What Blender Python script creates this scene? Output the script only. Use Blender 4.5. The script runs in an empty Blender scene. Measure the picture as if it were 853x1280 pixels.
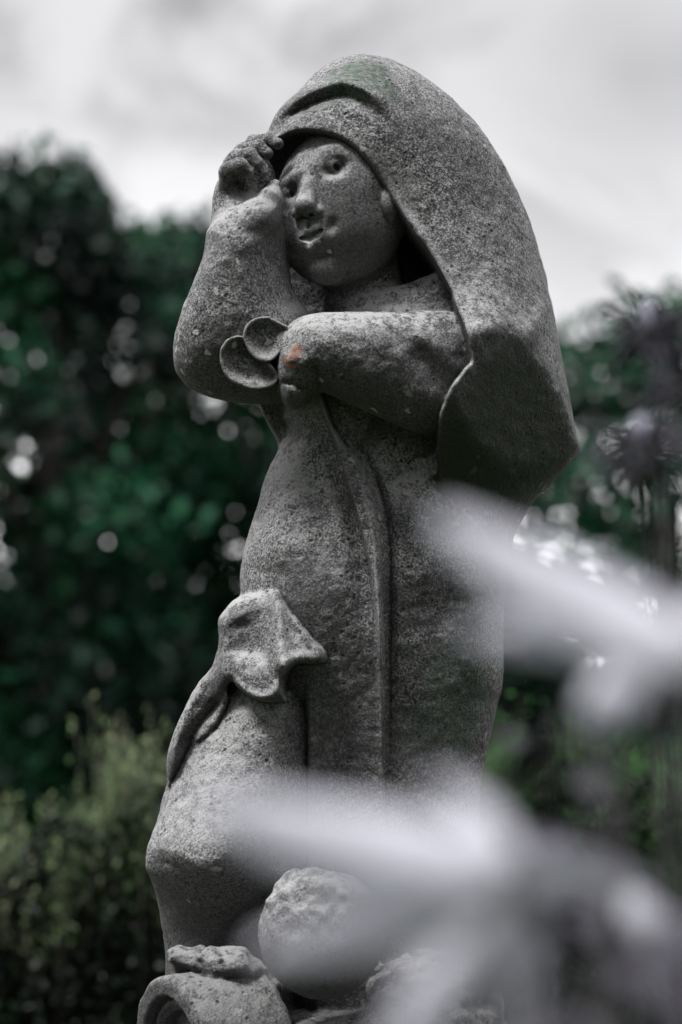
import bpy, bmesh, math, random
import numpy as np
from mathutils import Vector, Matrix

sc = bpy.context.scene
COL = sc.collection
R_ = math.radians

# ------------------------------------------------------------------ camera
PITCH, DIST = R_(8.0), 3.2
FWD = Vector((0, math.cos(PITCH), math.sin(PITCH)))
UPV = Vector((0, -math.sin(PITCH), math.cos(PITCH)))
TGT = Vector((0, 0, 1.75))
CAMP = TGT - FWD * DIST
cam_d = bpy.data.cameras.new('camera')
cam = bpy.data.objects.new('camera', cam_d); COL.objects.link(cam)
cam.location = CAMP
cam.rotation_euler = (R_(90) + PITCH, 0, 0)
cam_d.sensor_fit = 'VERTICAL'; cam_d.sensor_height = 36; cam_d.sensor_width = 24; cam_d.lens = 90
cam_d.clip_start = 0.02; cam_d.clip_end = 2000
cam_d.dof.use_dof = True; cam_d.dof.focus_distance = DIST - 0.10; cam_d.dof.aperture_fstop = 3.2
sc.camera = cam
sc.view_settings.view_transform = 'Standard'; sc.view_settings.look = 'None'
sc.view_settings.exposure = 0; sc.view_settings.gamma = 1
sc.render.engine = 'CYCLES'
sc.cycles.use_denoising = True; sc.cycles.denoising_prefilter = 'ACCURATE'
sc.cycles.max_bounces = 6; sc.cycles.diffuse_bounces = 3; sc.cycles.transparent_max_bounces = 6
sc.cycles.caustics_reflective = False; sc.cycles.caustics_refractive = False

def pt(px, py, dist):
    """world point seen at photo position px,py at a distance along the view axis"""
    s = dist / DIST / 1000.0
    return CAMP + FWD * dist + Vector((1, 0, 0)) * ((px - 426.5) * s) + UPV * ((640 - py) * s)

# ------------------------------------------------------------------ tagging
def tag(o, label=None, cat=None, group=None, kind=None):
    if label: o['label'] = label
    if cat: o['category'] = cat
    if group: o['group'] = group
    if kind: o['kind'] = kind
    return o
def empty(name, loc=(0, 0, 0)):
    o = bpy.data.objects.new(name, None); COL.objects.link(o); o.location = loc
    return o
def mesh_obj(name, verts, faces, mat, parent=None, smooth=True, normals=None):
    me = bpy.data.meshes.new(name)
    me.from_pydata(verts if isinstance(verts, list) else verts.tolist(), [], faces if isinstance(faces, list) else faces.tolist())
    me.update()
    if smooth: me.shade_smooth()
    if normals is not None: me.normals_split_custom_set_from_vertices(normals.tolist())
    o = bpy.data.objects.new(name, me); COL.objects.link(o)
    if mat: me.materials.append(mat)
    if parent:
        o.parent = parent
        o.matrix_parent_inverse = Matrix.Translation(-parent_world(parent))
    return o
def parent_world(p):
    v = Vector((0, 0, 0))
    while p: v = v + Vector(p.location); p = p.parent
    return v

# ------------------------------------------------------------------ node helper
def new_mat(name):
    m = bpy.data.materials.new(name); m.use_nodes = True
    nt = m.node_tree; nt.nodes.clear()
    out = nt.nodes.new('ShaderNodeOutputMaterial'); b = nt.nodes.new('ShaderNodeBsdfPrincipled')
    nt.links.new(b.outputs[0], out.inputs[0])
    return m, nt, b, out
class N:
    def __init__(s, nt): s.nt = nt
    def n(s, t, **kw):
        x = s.nt.nodes.new(t)
        for k, v in kw.items(): setattr(x, k, v)
        return x
    def put(s, sock, v):
        if hasattr(v, 'is_output') or isinstance(v, bpy.types.NodeSocket): s.nt.links.new(v, sock)
        else: sock.default_value = v
    def math(s, op, a, b=None, c=None, clamp=False):
        x = s.n('ShaderNodeMath', operation=op, use_clamp=clamp); s.put(x.inputs[0], a)
        if b is not None: s.put(x.inputs[1], b)
        if c is not None: s.put(x.inputs[2], c)
        return x.outputs[0]
    def mix(s, f, a, b, blend='MIX'):
        x = s.n('ShaderNodeMix', data_type='RGBA', blend_type=blend, clamp_result=False)
        s.put(x.inputs[0], f); s.put(x.inputs[6], a); s.put(x.inputs[7], b)
        return x.outputs[2]
    def noise(s, vec, scale, detail=3, rough=.55, dist=0):
        x = s.n('ShaderNodeTexNoise'); s.put(x.inputs['Vector'], vec); x.inputs['Scale'].default_value = scale
        x.inputs['Detail'].default_value = detail; x.inputs['Roughness'].default_value = rough; x.inputs['Distortion'].default_value = dist
        return x.outputs[0]
    def ramp(s, f, lo, hi, a=0., b=1.):
        x = s.n('ShaderNodeMapRange', interpolation_type='SMOOTHSTEP'); s.put(x.inputs[0], f)
        x.inputs[1].default_value = lo; x.inputs[2].default_value = hi; x.inputs[3].default_value = a; x.inputs[4].default_value = b
        return x.outputs[0]
    def geo(s): return s.n('ShaderNodeNewGeometry')
def rgb(*c): return (c[0], c[1], c[2], 1)

# ------------------------------------------------------------------ stone
def stone_mat():
    m, nt, b, out = new_mat('weathered_stone'); g = N(nt)
    geo = g.geo(); P = geo.outputs['Position']
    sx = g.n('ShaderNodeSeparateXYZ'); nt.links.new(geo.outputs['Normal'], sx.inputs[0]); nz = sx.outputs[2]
    sp = g.n('ShaderNodeSeparateXYZ'); nt.links.new(P, sp.inputs[0]); pz = sp.outputs[2]; pxx = sp.outputs[0]
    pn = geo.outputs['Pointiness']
    ms = g.n('ShaderNodeMapping'); nt.links.new(P, ms.inputs[0]); ms.inputs['Scale'].default_value = (16, 16, 2.4)
    big = g.noise(P, 4.5, 4); med = g.noise(P, 24, 5, .65); streak = g.noise(ms.outputs[0], 1, 4, .6)
    fine = g.noise(P, 340, 3, .75); fine2 = g.noise(P, 170, 4, .7); patch = g.noise(P, 9, 4, .6)
    base = g.mix(g.ramp(big, .35, .65), rgb(.118, .115, .123), rgb(.21, .206, .214))
    base = g.mix(g.ramp(med, .42, .68, 0, .8), base, rgb(.26, .256, .264))
    base = g.mix(g.ramp(streak, .50, .70, 0, .35), base, rgb(.062, .061, .066))
    crown = g.math('MULTIPLY', g.ramp(g.math('ADD', pz, g.math('MULTIPLY', med, .10)), 2.10, 2.24), g.ramp(fine2, .60, .42, .35, 1))
    base = g.mix(g.math('MULTIPLY', crown, .6), base, rgb(.052, .052, .055))
    vf = g.n('ShaderNodeVectorMath', operation='DISTANCE'); nt.links.new(P, vf.inputs[0]); vf.inputs[1].default_value = pt(418, 268, 3.08)
    base = g.mix(g.math('MULTIPLY', g.ramp(vf.outputs['Value'], .06, .11, .15, 1), g.ramp(g.math('ADD', patch, g.math('MULTIPLY', g.math('SUBTRACT', fine2, .5), .5)), .55, .66, 0, .42)), base, rgb(.36, .357, .36))
    # grains, stronger in patches
    ga = g.math('MULTIPLY', g.ramp(patch, .38, .62, .45, 1.0), g.ramp(vf.outputs['Value'], .07, .12, .45, 1))
    base = g.mix(g.math('MULTIPLY', ga, g.ramp(fine, .51, .60, .0, .95)), base, rgb(.50, .495, .50))
    base = g.mix(g.math('MULTIPLY', ga, g.ramp(fine, .49, .38, .0, .8)), base, rgb(.035, .035, .037))
    base = g.mix(g.math('MULTIPLY', ga, g.ramp(fine2, .46, .37, .0, .85)), base, rgb(.03, .03, .032))
    # pale weathering/lichen on what faces the sky
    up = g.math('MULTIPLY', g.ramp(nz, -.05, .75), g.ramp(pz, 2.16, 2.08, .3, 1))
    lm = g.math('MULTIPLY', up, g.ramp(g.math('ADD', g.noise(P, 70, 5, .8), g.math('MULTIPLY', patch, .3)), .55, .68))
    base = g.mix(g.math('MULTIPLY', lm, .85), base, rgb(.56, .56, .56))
    # darker on downward faces, in hollows and low down
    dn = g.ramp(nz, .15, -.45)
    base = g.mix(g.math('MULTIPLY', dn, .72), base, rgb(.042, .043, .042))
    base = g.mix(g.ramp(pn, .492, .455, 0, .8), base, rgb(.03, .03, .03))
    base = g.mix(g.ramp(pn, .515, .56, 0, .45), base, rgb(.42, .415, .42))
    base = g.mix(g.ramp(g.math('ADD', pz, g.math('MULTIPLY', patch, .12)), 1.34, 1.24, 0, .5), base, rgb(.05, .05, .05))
    # pits
    v = g.n('ShaderNodeTexVoronoi'); nt.links.new(P, v.inputs['Vector']); v.inputs['Scale'].default_value = 95
    pitm = g.math('MULTIPLY', g.ramp(v.outputs['Distance'], .30, .12), g.ramp(g.noise(P, 40, 3), .50, .60))
    base = g.mix(g.math('MULTIPLY', pitm, .75), base, rgb(.025, .025, .025))
    # pale lichen spots
    v2 = g.n('ShaderNodeTexVoronoi'); v2.inputs['Scale'].default_value = 34
    wv = g.n('ShaderNodeVectorMath', operation='ADD'); nt.links.new(P, wv.inputs[0])
    ns = g.n('ShaderNodeTexNoise'); nt.links.new(P, ns.inputs['Vector']); ns.inputs['Scale'].default_value = 45; ns.inputs['Detail'].default_value = 4
    sc1 = g.n('ShaderNodeVectorMath', operation='SCALE'); nt.links.new(ns.outputs['Color'], sc1.inputs[0]); sc1.inputs['Scale'].default_value = .035
    nt.links.new(sc1.outputs[0], wv.inputs[1]); nt.links.new(wv.outputs[0], v2.inputs['Vector'])
    lic = g.math('MULTIPLY', g.ramp(v2.outputs['Distance'], .20, .13), g.ramp(g.noise(P, 7, 2), .50, .62))
    base = g.mix(g.math('MULTIPLY', lic, .8), base, rgb(.52, .52, .50))
    # moss: shaded drape under the elbow, patch on the crown
    def blob(c, r, k):
        vs = g.n('ShaderNodeVectorMath', operation='DISTANCE'); nt.links.new(P, vs.inputs[0]); vs.inputs[1].default_value = c
        return g.ramp(g.math('ADD', vs.outputs['Value'], g.math('MULTIPLY', g.math('SUBTRACT', big, .5), .25)), r, r * .55, 0, k)
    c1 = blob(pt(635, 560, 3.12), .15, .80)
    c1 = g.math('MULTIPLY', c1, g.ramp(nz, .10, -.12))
    c2 = g.math('MULTIPLY', blob(pt(445, 88, 3.12), .055, .85), g.ramp(fine2, .42, .6))
    c3 = g.math('MULTIPLY', blob(pt(598, 885, 3.1), .075, .5), g.ramp(fine2, .42, .6))
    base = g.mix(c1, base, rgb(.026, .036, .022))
    base = g.mix(c2, base, rgb(.05, .11, .06))
    base = g.mix(c3, base, rgb(.05, .11, .06))
    # pale weathering of the forearm top, orange lichen spots
    for (x, y, d, r) in ((381, 411, 3.03, .0036), (361, 442, 3.0, .0018), (366, 430, 3.01, .0022), (404, 421, 3.01, .003)):
        base = g.mix(g.math('MULTIPLY', blob(pt(x, y, d), r * 1.9, 1), g.ramp(fine2, .46, .54, 0, .8)), base, rgb(.33, .13, .06))
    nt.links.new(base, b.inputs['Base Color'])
    b.inputs['Roughness'].default_value = .88; b.inputs['Specular IOR Level'].default_value = .25
    h = g.math('ADD', g.math('MULTIPLY', fine, .5), g.math('MULTIPLY', fine2, 1.0))
    h = g.math('ADD', h, g.math('MULTIPLY', med, .7)); h = g.math('SUBTRACT', h, g.math('MULTIPLY', pitm, .9))
    h = g.math('ADD', h, g.math('MULTIPLY', lic, .35))
    bp = g.n('ShaderNodeBump'); bp.inputs['Strength'].default_value = .85; bp.inputs['Distance'].default_value = .0035
    nt.links.new(g.ramp(vf.outputs['Value'], .07, .12, .3, .85), bp.inputs['Strength'])
    nt.links.new(h, bp.inputs['Height']); nt.links.new(bp.outputs[0], b.inputs['Normal'])
    return m
STONE = stone_mat()

# ================================================================== STATUE
# Carved as a field of distances in millimetres: u to the right, v down, w away from the viewer.
CU, CV, DD = 426.5, 640.0, 3200.0
def A(px, py, w): s = (DD + w) / DD; return np.array([CU + (px - CU) * s, CV + (py - CV) * s, w], np.float32)
GU = np.arange(100, 820, 2.0); GV = np.arange(0, 1502, 2.0)
def spline(pts, closed=False, n=6):
    p = np.array(pts, float); m = len(p); out = []
    for i in range(m if closed else m - 1):
        if closed: a, b_, c, d = p[i - 1], p[i], p[(i + 1) % m], p[(i + 2) % m]
        else: a, b_, c, d = p[max(i - 1, 0)], p[i], p[i + 1], p[min(i + 2, m - 1)]
        for k in range(n):
            t = k / n
            out.append(.5 * ((2 * b_) + (-a + c) * t + (2 * a - 5 * b_ + 4 * c - d) * t * t + (-a + 3 * b_ - 3 * c + d) * t ** 3))
    if not closed: out.append(p[-1])
    return np.array(out)
MU, MV = np.meshgrid(GU, GV)
def segdist(P, closed):
    """unsigned distance and signed side to a polyline over the raster"""
    best = np.full(MU.shape, 1e9); side = np.zeros(MU.shape); along = np.zeros(MU.shape)
    m = len(P); ins = np.zeros(MU.shape, bool); K = m if closed else m - 1
    for i in range(K):
        a = P[i]; c = P[(i + 1) % m]; e = c - a; L = e @ e + 1e-9
        pu, pv = MU - a[0], MV - a[1]
        t = np.clip((pu * e[0] + pv * e[1]) / L, 0, 1)
        dx, dy = pu - t * e[0], pv - t * e[1]; d = dx * dx + dy * dy
        mm = d < best; best[mm] = d[mm]
        cr = e[0] * pv - e[1] * pu; side[mm] = np.sign(cr)[mm]; along[mm] = ((i + t) / K)[mm]
        if closed and a[1] != c[1]:
            cond = ((a[1] > MV) != (c[1] > MV)) & (MU < (c[0] - a[0]) * (MV - a[1]) / (c[1] - a[1]) + a[0])
            ins ^= cond
    return np.sqrt(best), side, ins, along
def poly(pts, smooth=True):
    P = spline(pts, True, 5) if smooth else np.array(pts, float)
    d, s, ins, al = segdist(P, True)
    D = np.where(ins, -d, d); B = D
    for _ in range(3): B = blur(B, 6)
    wgt = np.clip((-D - 6) / 26, 0, 1)
    return (D * (1 - wgt) + B * wgt).astype(np.float32)
def blur(M, r):
    for ax in (0, 1):
        P = np.pad(M, [(r, r) if a == ax else (0, 0) for a in (0, 1)], mode='edge').cumsum(ax)
        z = np.zeros_like(np.take(P, [0], ax)); P = np.concatenate([z, P], ax); n = M.shape[ax]
        M = (np.take(P, np.arange(2 * r + 1, 2 * r + 1 + n), ax) - np.take(P, np.arange(0, n), ax)) / (2 * r + 1)
    return M
def sample(M, u, v, wref=0):
    s = DD / (DD + wref)
    x = np.clip(((u - CU) * s + CU - GU[0]) / 2, 0, len(GU) - 1.001); y = np.clip(((v - CV) * s + CV - GV[0]) / 2, 0, len(GV) - 1.001)
    i = x.astype(np.int32); j = y.astype(np.int32); fx = x - i; fy = y - j
    return (M[j, i] * (1 - fx) + M[j, i + 1] * fx) * (1 - fy) + (M[j + 1, i] * (1 - fx) + M[j + 1, i + 1] * fx) * fy
def hmap(ctrl):
    """smooth surface through px,py,value points"""
    c = np.array(ctrl, float); n = len(c)
    def ph(r): return r ** 2 * np.log(r + 1e-9)
    r = np.hypot(c[:, None, 0] - c[None, :, 0], c[:, None, 1] - c[None, :, 1]) / 100
    Am = np.zeros((n + 3, n + 3)); Am[:n, :n] = ph(r) + np.eye(n) * .02; Am[:n, n] = 1; Am[:n, n + 1:] = c[:, :2] / 100; Am[n:, :n] = Am[:n, n:].T
    w = np.linalg.solve(Am, np.r_[c[:, 2], 0, 0, 0])
    out = w[n] + w[n + 1] * MU / 100 + w[n + 2] * MV / 100
    for i in range(n): out = out + w[i] * ph(np.hypot(MU - c[i, 0], MV - c[i, 1]) / 100)
    return np.clip(out, c[:, 2].min() - 15, c[:, 2].max() + 15).astype(np.float32)
def ridge(pts, width, height, fade=True):
    P = spline(pts); d, s, _, al = segdist(P, False)
    f = np.clip(np.minimum(al, 1 - al) * 3.2, 0, 1) if fade else 1; f = f * f * (3 - 2 * f)
    return (height * f * np.exp(-(d / width) ** 2)).astype(np.float32)
def step(pts, width, height, edge=3.0, fade=True):
    """cloth edge: the side to the right of travel (picture sense) stands proud and fades over width"""
    P = spline(pts); d, s, _, al = segdist(P, False); sd = d * s
    f = np.clip(np.minimum(al, 1 - al) * 3.2, 0, 1) if fade else 1; f = f * f * (3 - 2 * f)
    prof = np.where(sd > 0, np.exp(-np.maximum(sd, 0) / width), 0) * np.clip(sd / edge, 0, 1)
    return (height * f * prof).astype(np.float32)
def smin(a, b, k):
    if k <= 0: return np.minimum(a, b)
    h = np.maximum(k - np.abs(a - b), 0) / k
    return np.minimum(a, b) - h * h * k * .25
def smax(a, b, k): return -smin(-a, -b, k)
def puffy(X, M, wref, w0, H, Rr, Hr=None):
    u, v, w = X; Hr = Hr or H
    if isinstance(w0, np.ndarray): w0 = sample(w0, u, v, wref)
    if isinstance(H, np.ndarray): H = sample(H, u, v, wref)
    d2 = sample(M, u, v, wref) * ((DD + wref) / DD)
    q = d2 + Rr; k = Rr / Hr; r = (np.abs(w - w0) - (H - Hr)) * k
    d = np.hypot(np.maximum(q, 0), np.maximum(r, 0)) + np.minimum(np.maximum(q, r), 0) - Rr
    return d * min(1, 1 / k)
def ell(X, c, r, rot=0, rotw=0):
    """ellipsoid; rot turns it in the picture plane, rotw about the vertical"""
    x, y, z = X[0] - c[0], X[1] - c[1], X[2] - c[2]
    if rot:
        a = math.radians(rot); x, y = x * math.cos(a) + y * math.sin(a), -x * math.sin(a) + y * math.cos(a)
    if rotw:
        a = math.radians(rotw); x, z = x * math.cos(a) + z * math.sin(a), -x * math.sin(a) + z * math.cos(a)
    k0 = np.sqrt((x / r[0]) ** 2 + (y / r[1]) ** 2 + (z / r[2]) ** 2); k1 = np.sqrt((x / r[0] ** 2) ** 2 + (y / r[1] ** 2) ** 2 + (z / r[2] ** 2) ** 2)
    return k0 * (k0 - 1) / (k1 + 1e-6)
def cone(X, a, b, ra, rb):
    a = np.asarray(a, np.float32); b = np.asarray(b, np.float32); e = b - a; L = float(e @ e)
    p = [X[i] - a[i] for i in range(3)]
    t = np.clip((p[0] * e[0] + p[1] * e[1] + p[2] * e[2]) / L, 0, 1)
    return np.sqrt((p[0] - t * e[0]) ** 2 + (p[1] - t * e[1]) ** 2 + (p[2] - t * e[2]) ** 2) - (ra + (rb - ra) * t)
def chain(X, pts, rad, k=3):
    d = None
    for i in range(len(pts) - 1):
        c = cone(X, pts[i], pts[i + 1], rad[i], rad[i + 1]); d = c if d is None else smin(d, c, k)
    return d
def surf(f, px, py, w_lo=-400, w_hi=300):
    """first surface met behind the photo position px,py"""
    ws = np.arange(w_lo, w_hi, 2.0); s = (DD + ws) / DD
    X = (CU + (px - CU) * s, CV + (py - CV) * s, ws); d = f(X); i = np.argmax(d < 0)
    return float(ws[i]) if (d < 0).any() else 0.
rs = np.random.RandomState(3); LAT = rs.rand(32, 32, 32).astype(np.float32)
def vnoise(X, scale, off=0):
    c = [np.asarray(x) / scale + off for x in X]; i = [np.floor(x).astype(np.int32) for x in c]; f = [x - k for x, k in zip(c, i)]
    f = [t * t * (3 - 2 * t) for t in f]; o = 0
    for a in (0, 1):
        for b in (0, 1):
            for e in (0, 1):
                o = o + LAT[(i[0] + a) % 32, (i[1] + b) % 32, (i[2] + e) % 32] * (f[0] if a else 1 - f[0]) * (f[1] if b else 1 - f[1]) * (f[2] if e else 1 - f[2])
    return o * 2 - 1

# ---- silhouettes
HOOD = poly([(322, 190), (334, 166), (350, 140), (370, 117), (395, 88), (420, 71), (448, 63), (480, 66), (520, 82), (560, 110), (600, 150),
             (630, 192), (655, 240), (675, 290), (690, 345), (701, 400), (709, 445), (717, 490), (724, 530), (732, 558), (720, 578), (697, 602), (672, 628), (653, 662),
             (640, 700), (600, 760), (520, 760), (420, 700), (372, 620), (350, 560), (335, 530), (322, 500), (310, 440), (300, 360), (296, 300), (300, 240)])
OPEN = poly([(323, 201), (330, 186), (348, 172), (374, 165), (402, 169), (432, 181), (455, 201), (475, 228), (492, 256), (512, 287), (532, 313),
             (552, 347), (567, 382), (578, 412), (585, 440), (586, 455), (575, 468), (560, 490), (550, 515), (547, 540), (547, 570), (550, 606), (556, 660), (556, 760), (556, 900),
             (180, 900), (180, 600), (180, 260), (260, 215), (312, 212)])
FACEC = poly([(300, 215), (323, 190), (348, 172), (374, 165), (402, 169), (432, 181), (455, 201), (475, 228), (492, 256), (512, 287), (532, 313),
             (552, 347), (567, 382), (560, 440), (480, 470), (380, 460), (330, 400), (310, 300)])
BODY = poly([(420, 375), (470, 362), (540, 350), (600, 400), (640, 500), (650, 600), (640, 700), (633, 780), (632, 850), (625, 882), (617, 920), (607, 962),
             (602, 1000), (604, 1080), (601, 1150), (597, 1205), (597, 1330), (400, 1330), (330, 1200), (325, 1000), (318, 900), (310, 800), (302, 760), (300, 722), (305, 690),
             (318, 650), (335, 600), (349, 555), (352, 510), (350, 460), (372, 420), (400, 395)])
LEG = poly([(320, 820), (276, 862), (250, 900), (224, 940), (206, 990), (197, 1030), (180, 1080), (186, 1105), (191, 1130), (196, 1170), (201, 1215), (210, 1330),
            (380, 1330), (398, 1200), (402, 1000), (402, 880), (372, 830)])
FLAP = poly([(271, 779), (280, 764), (293, 751), (315, 743), (336, 739), (349, 747), (366, 772), (386, 798), (398, 808), (407, 818), (405, 832), (389, 869), (361, 876),
             (336, 873), (318, 866), (300, 852), (290, 846), (283, 860), (284, 879), (268, 916), (245, 933), (228, 952), (216, 972), (208, 990), (205, 975), (212, 935), (237, 875), (262, 838), (270, 812)])
FORE = poly([(345, 450), (352, 420), (366, 402), (385, 393), (420, 390), (460, 389), (510, 388), (560, 385), (610, 400), (640, 470), (620, 530), (585, 548), (548, 545),
             (510, 536), (480, 523), (450, 510), (422, 497), (404, 490), (392, 493), (384, 504), (372, 511), (358, 508), (349, 494), (345, 472)])
SLEEVE = poly([(267, 290), (262, 312), (250, 340), (233, 378), (221, 410), (216, 440), (221, 466), (237, 485), (262, 496), (300, 502), (345, 503), (380, 490), (400, 450), (392, 400),
               (368, 365), (361, 330), (356, 290), (352, 262), (335, 262), (300, 268)])

W_H = hmap([(440, 80, 45), (600, 160, 60), (340, 180, 10), (480, 250, 60), (650, 300, 75), (560, 380, 40), (690, 400, 80), (590, 455, -22), (560, 420, 5), (650, 470, 30), (720, 550, 70), (560, 600, 70), (650, 650, 95), (500, 760, 110)])
HD = (ridge([(338, 160), (352, 140), (375, 124), (405, 113), (432, 110), (455, 120), (482, 144), (502, 170)], 13, 9) +
      -ridge([(336, 172), (355, 152), (378, 136), (408, 125), (432, 123), (452, 133), (474, 152), (494, 176)], 9, 10) +
      ridge([(690, 360), (672, 400), (640, 440), (600, 462)], 14, 5) +
      ridge([(480, 232), (500, 268), (530, 312), (552, 348), (568, 385), (580, 430)], 7, 6))
W_B = hmap([(400, 420, 25), (550, 420, 40), (340, 600, 10), (480, 560, 25), (600, 600, 50), (330, 720, -5), (400, 720, -15), (540, 760, 15), (620, 800, 30), (540, 1000, 20), (400, 900, 15), (540, 1250, 20)])
STRIP = poly([(395, 486), (404, 492), (417, 530), (436, 560), (455, 586), (470, 630), (478, 690), (480, 760), (480, 830), (474, 830), (469, 800), (463, 730), (455, 688),
               (444, 645), (430, 600), (417, 556), (405, 520)])
def region(M, depth, edge): t = np.clip(-M / edge, 0, 1); return (depth * t * t * (3 - 2 * t)).astype(np.float32)
BD = (-step([(387, 840), (386, 960), (386, 1080), (386, 1240)], 60, 42, 5) + ridge([(392, 860), (391, 960), (391, 1080), (392, 1200)], 8, 5) + region(STRIP, 13, 5) + step([(478, 700), (480, 780), (481, 900), (482, 1050), (482, 1230)], 42, 9, 4) -
      ridge([(424, 530), (462, 580), (482, 640), (488, 700), (488, 780), (488, 900), (488, 1080)], 6, 9) - ridge([(398, 530), (414, 590), (436, 660), (450, 730), (460, 820)], 9, 8) +
      ridge([(440, 580), (462, 650), (470, 720), (476, 860), (477, 1000)], 4, 5) - ridge([(455, 535), (500, 560), (535, 600)], 34, 15) +
      ridge([(505, 600), (525, 680), (530, 760)], 24, 8) - ridge([(548, 640), (556, 720), (556, 800)], 16, 6) + ridge([(580, 680), (596, 780), (596, 880)], 22, 7) +
      ridge([(356, 560), (350, 630), (338, 720)], 34, 9) - ridge([(388, 560), (402, 640), (418, 740)], 20, 8) - ridge([(352, 520), (362, 545), (380, 560)], 12, 5))
W_L = hmap([(300, 870, -20), (360, 900, -20), (230, 980, -30), (300, 1000, -55), (190, 1070, -50), (270, 1060, -75), (370, 1060, -25), (200, 1120, 0), (200, 1170, 30), (300, 1160, 0), (250, 1250, 20), (380, 1250, 10)])
LD = (step([(176, 1086), (215, 1074), (260, 1096), (300, 1122)][::-1], 60, 8, 18) - ridge([(356, 1090), (325, 1130), (285, 1172)], 11, 13) +
      ridge([(372, 1075), (335, 1110), (300, 1160)], 12, 6))
W_F = hmap([(271, 779, -38), (290, 752, -40), (300, 790, -60), (345, 742, -52), (325, 810, -68), (318, 862, -92), (350, 815, -98), (350, 850, -100), (400, 822, -84), (380, 872, -76), (270, 880, -38), (225, 940, -28), (208, 985, -22)])
POCKET = poly([(357, 834), (370, 825), (392, 826), (410, 828), (404, 842), (391, 870), (364, 878), (353, 868), (350, 850)])
def region(M, depth, edge): t = np.clip(-M / edge, 0, 1); return (depth * t * t * (3 - 2 * t)).astype(np.float32)
FD = (ridge([(347, 742), (350, 775), (351, 805), (357, 830)], 11, 11, False) - ridge([(296, 770), (306, 800), (304, 828)], 24, 8) +
      ridge([(276, 846), (290, 848), (303, 860), (322, 869), (340, 868), (350, 852), (357, 832)], 7.5, 9) - region(POCKET, 46, 10) +
      ridge([(355, 828), (372, 820), (395, 821), (404, 823)], 8, 5, False) + ridge([(352, 748), (386, 797), (408, 820)], 6, 6)  +
      ridge([(262, 840), (236, 884), (213, 938), (207, 980)], 7, 5) - ridge([(283, 862), (262, 892), (238, 922), (218, 960)], 7, 8))
W_A = hmap([(350, 400, -146), (350, 500, -140), (420, 390, -148), (420, 500, -142), (500, 390, -125), (500, 530, -118), (560, 390, -94), (560, 550, -90), (620, 400, -55), (620, 550, -55)])
AD = (-ridge([(392, 452), (398, 472), (398, 496)], 6, 5) - ridge([(350, 478), (368, 482), (384, 492)], 4, 3) + ridge([(350, 455), (372, 452), (388, 462)], 10, 4) - ridge([(470, 402), (520, 440), (560, 500)], 14, 3) + ridge([(500, 400), (560, 450), (580, 470)], 14, 4))
W_S = hmap([(235, 440, -70), (300, 430, -85), (300, 330, -95), (310, 280, -100), (370, 450, -60), (350, 320, -70)])
SD = (step([(268, 472), (300, 466), (345, 470)], 30, 3, 4))

def front(X, w0, dm, wref):
    u, v, w = X
    if isinstance(w0, np.ndarray): w0 = sample(w0, u, v, wref)
    return sample(dm, u, v, wref) * np.clip((w0 + 10 - w) / 30, 0, 1)
def plane3(X, a, b, c):
    a, b, c = A(*a), A(*b), A(*c); n = np.cross(b - a, c - a).astype(float); n /= np.linalg.norm(n)
    if n[2] > 0: n = -n
    return (X[0] - a[0]) * n[0] + (X[1] - a[1]) * n[1] + (X[2] - a[2]) * n[2]

def f_cloak(X):
    d = puffy(X, HOOD, 0, W_H, 178, 150)
    d = d - front(X, W_H, HD, -60)
    d = smax(d, plane3(X, (588, 458, -172), (692, 436, -62), (590, 640, -118)), 8)
    d = smax(d, plane3(X, (736, 560, 30), (662, 652, -10), (702, 562, -84)), 5)
    u, v, w = X
    op = sample(OPEN, u, v, -110)
    fl = w - (8 + 22 * np.clip((v - 300) / 150, 0, 1))                    # depth of the recess
    fc = sample(FACEC, u, v, -60)
    cav = smin(smax(op, w + 5, 12), smax(fc + 3, w - 58, 30), 5)
    return smax(d, -cav, 6)

def f_headbase(X):
    d = ell(X, A(428, 254, -34), (82, 98, 92), 8)
    d = smin(d, ell(X, A(424, 300, -58), (62, 52, 58), -12), 30)            # jaw
    d = smin(d, ell(X, A(408, 340, -92), (22, 16, 18)), 16)                 # chin
    d = smin(d, ell(X, A(452, 290, -82), (34, 34, 28)), 22)                 # near cheek
    d = smin(d, ell(X, A(375, 296, -84), (22, 28, 24)), 18)                 # far cheek
    return d
hs = {k: surf(f_headbase, *k) for k in [(364, 236), (418, 206), (388, 215), (384, 240), (380, 266), (391, 298), (394, 268), (371, 271), (489, 258), (377, 300), (404, 289), (390, 310), (390, 290), (397, 201), (436, 200), (356, 226), (412, 190)]}
def Sp(px, py, off=0): return A(px, py, hs.get((px, py), surf(f_headbase, px, py)) + off)
WN = surf(f_headbase, 383, 270); WM = surf(f_headbase, 391, 298)
HP = dict(
    sock=[(Sp(363, 240, -4), (8, 11, 14)), (Sp(420, 207, -5), (17, 12.5, 15))],
    ball=[(Sp(362, 242, 17), (7, 8, 12)), (Sp(415.5, 206.5, 12), (11, 9, 10))],
    nose=[Sp(392, 210, 8), Sp(386, 232, 0), Sp(382, 257, -12)],
    up=[A(377, 294, WM + 2), A(384, 288.5, WM - 6), A(389, 289, WM - 7), A(395, 286, WM - 7), A(406, 281, WM + 1)],
    lo=[A(380, 304, WM + 0), A(388, 310, WM - 6), A(397, 303, WM - 6), A(408, 287, WM + 2)],
    mouth=[A(377, 298, WM - 4), A(386, 297.5, WM - 10.5), A(396, 293, WM - 11), A(407, 283.5, WM - 4)],
    brow=[Sp(397, 207, 3), Sp(407, 193, 2), Sp(422, 188, 3), Sp(440, 196, 8)],
    brow2=[Sp(380, 216, 2), Sp(370, 221, 1), Sp(357, 229, 5)],
)
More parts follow.
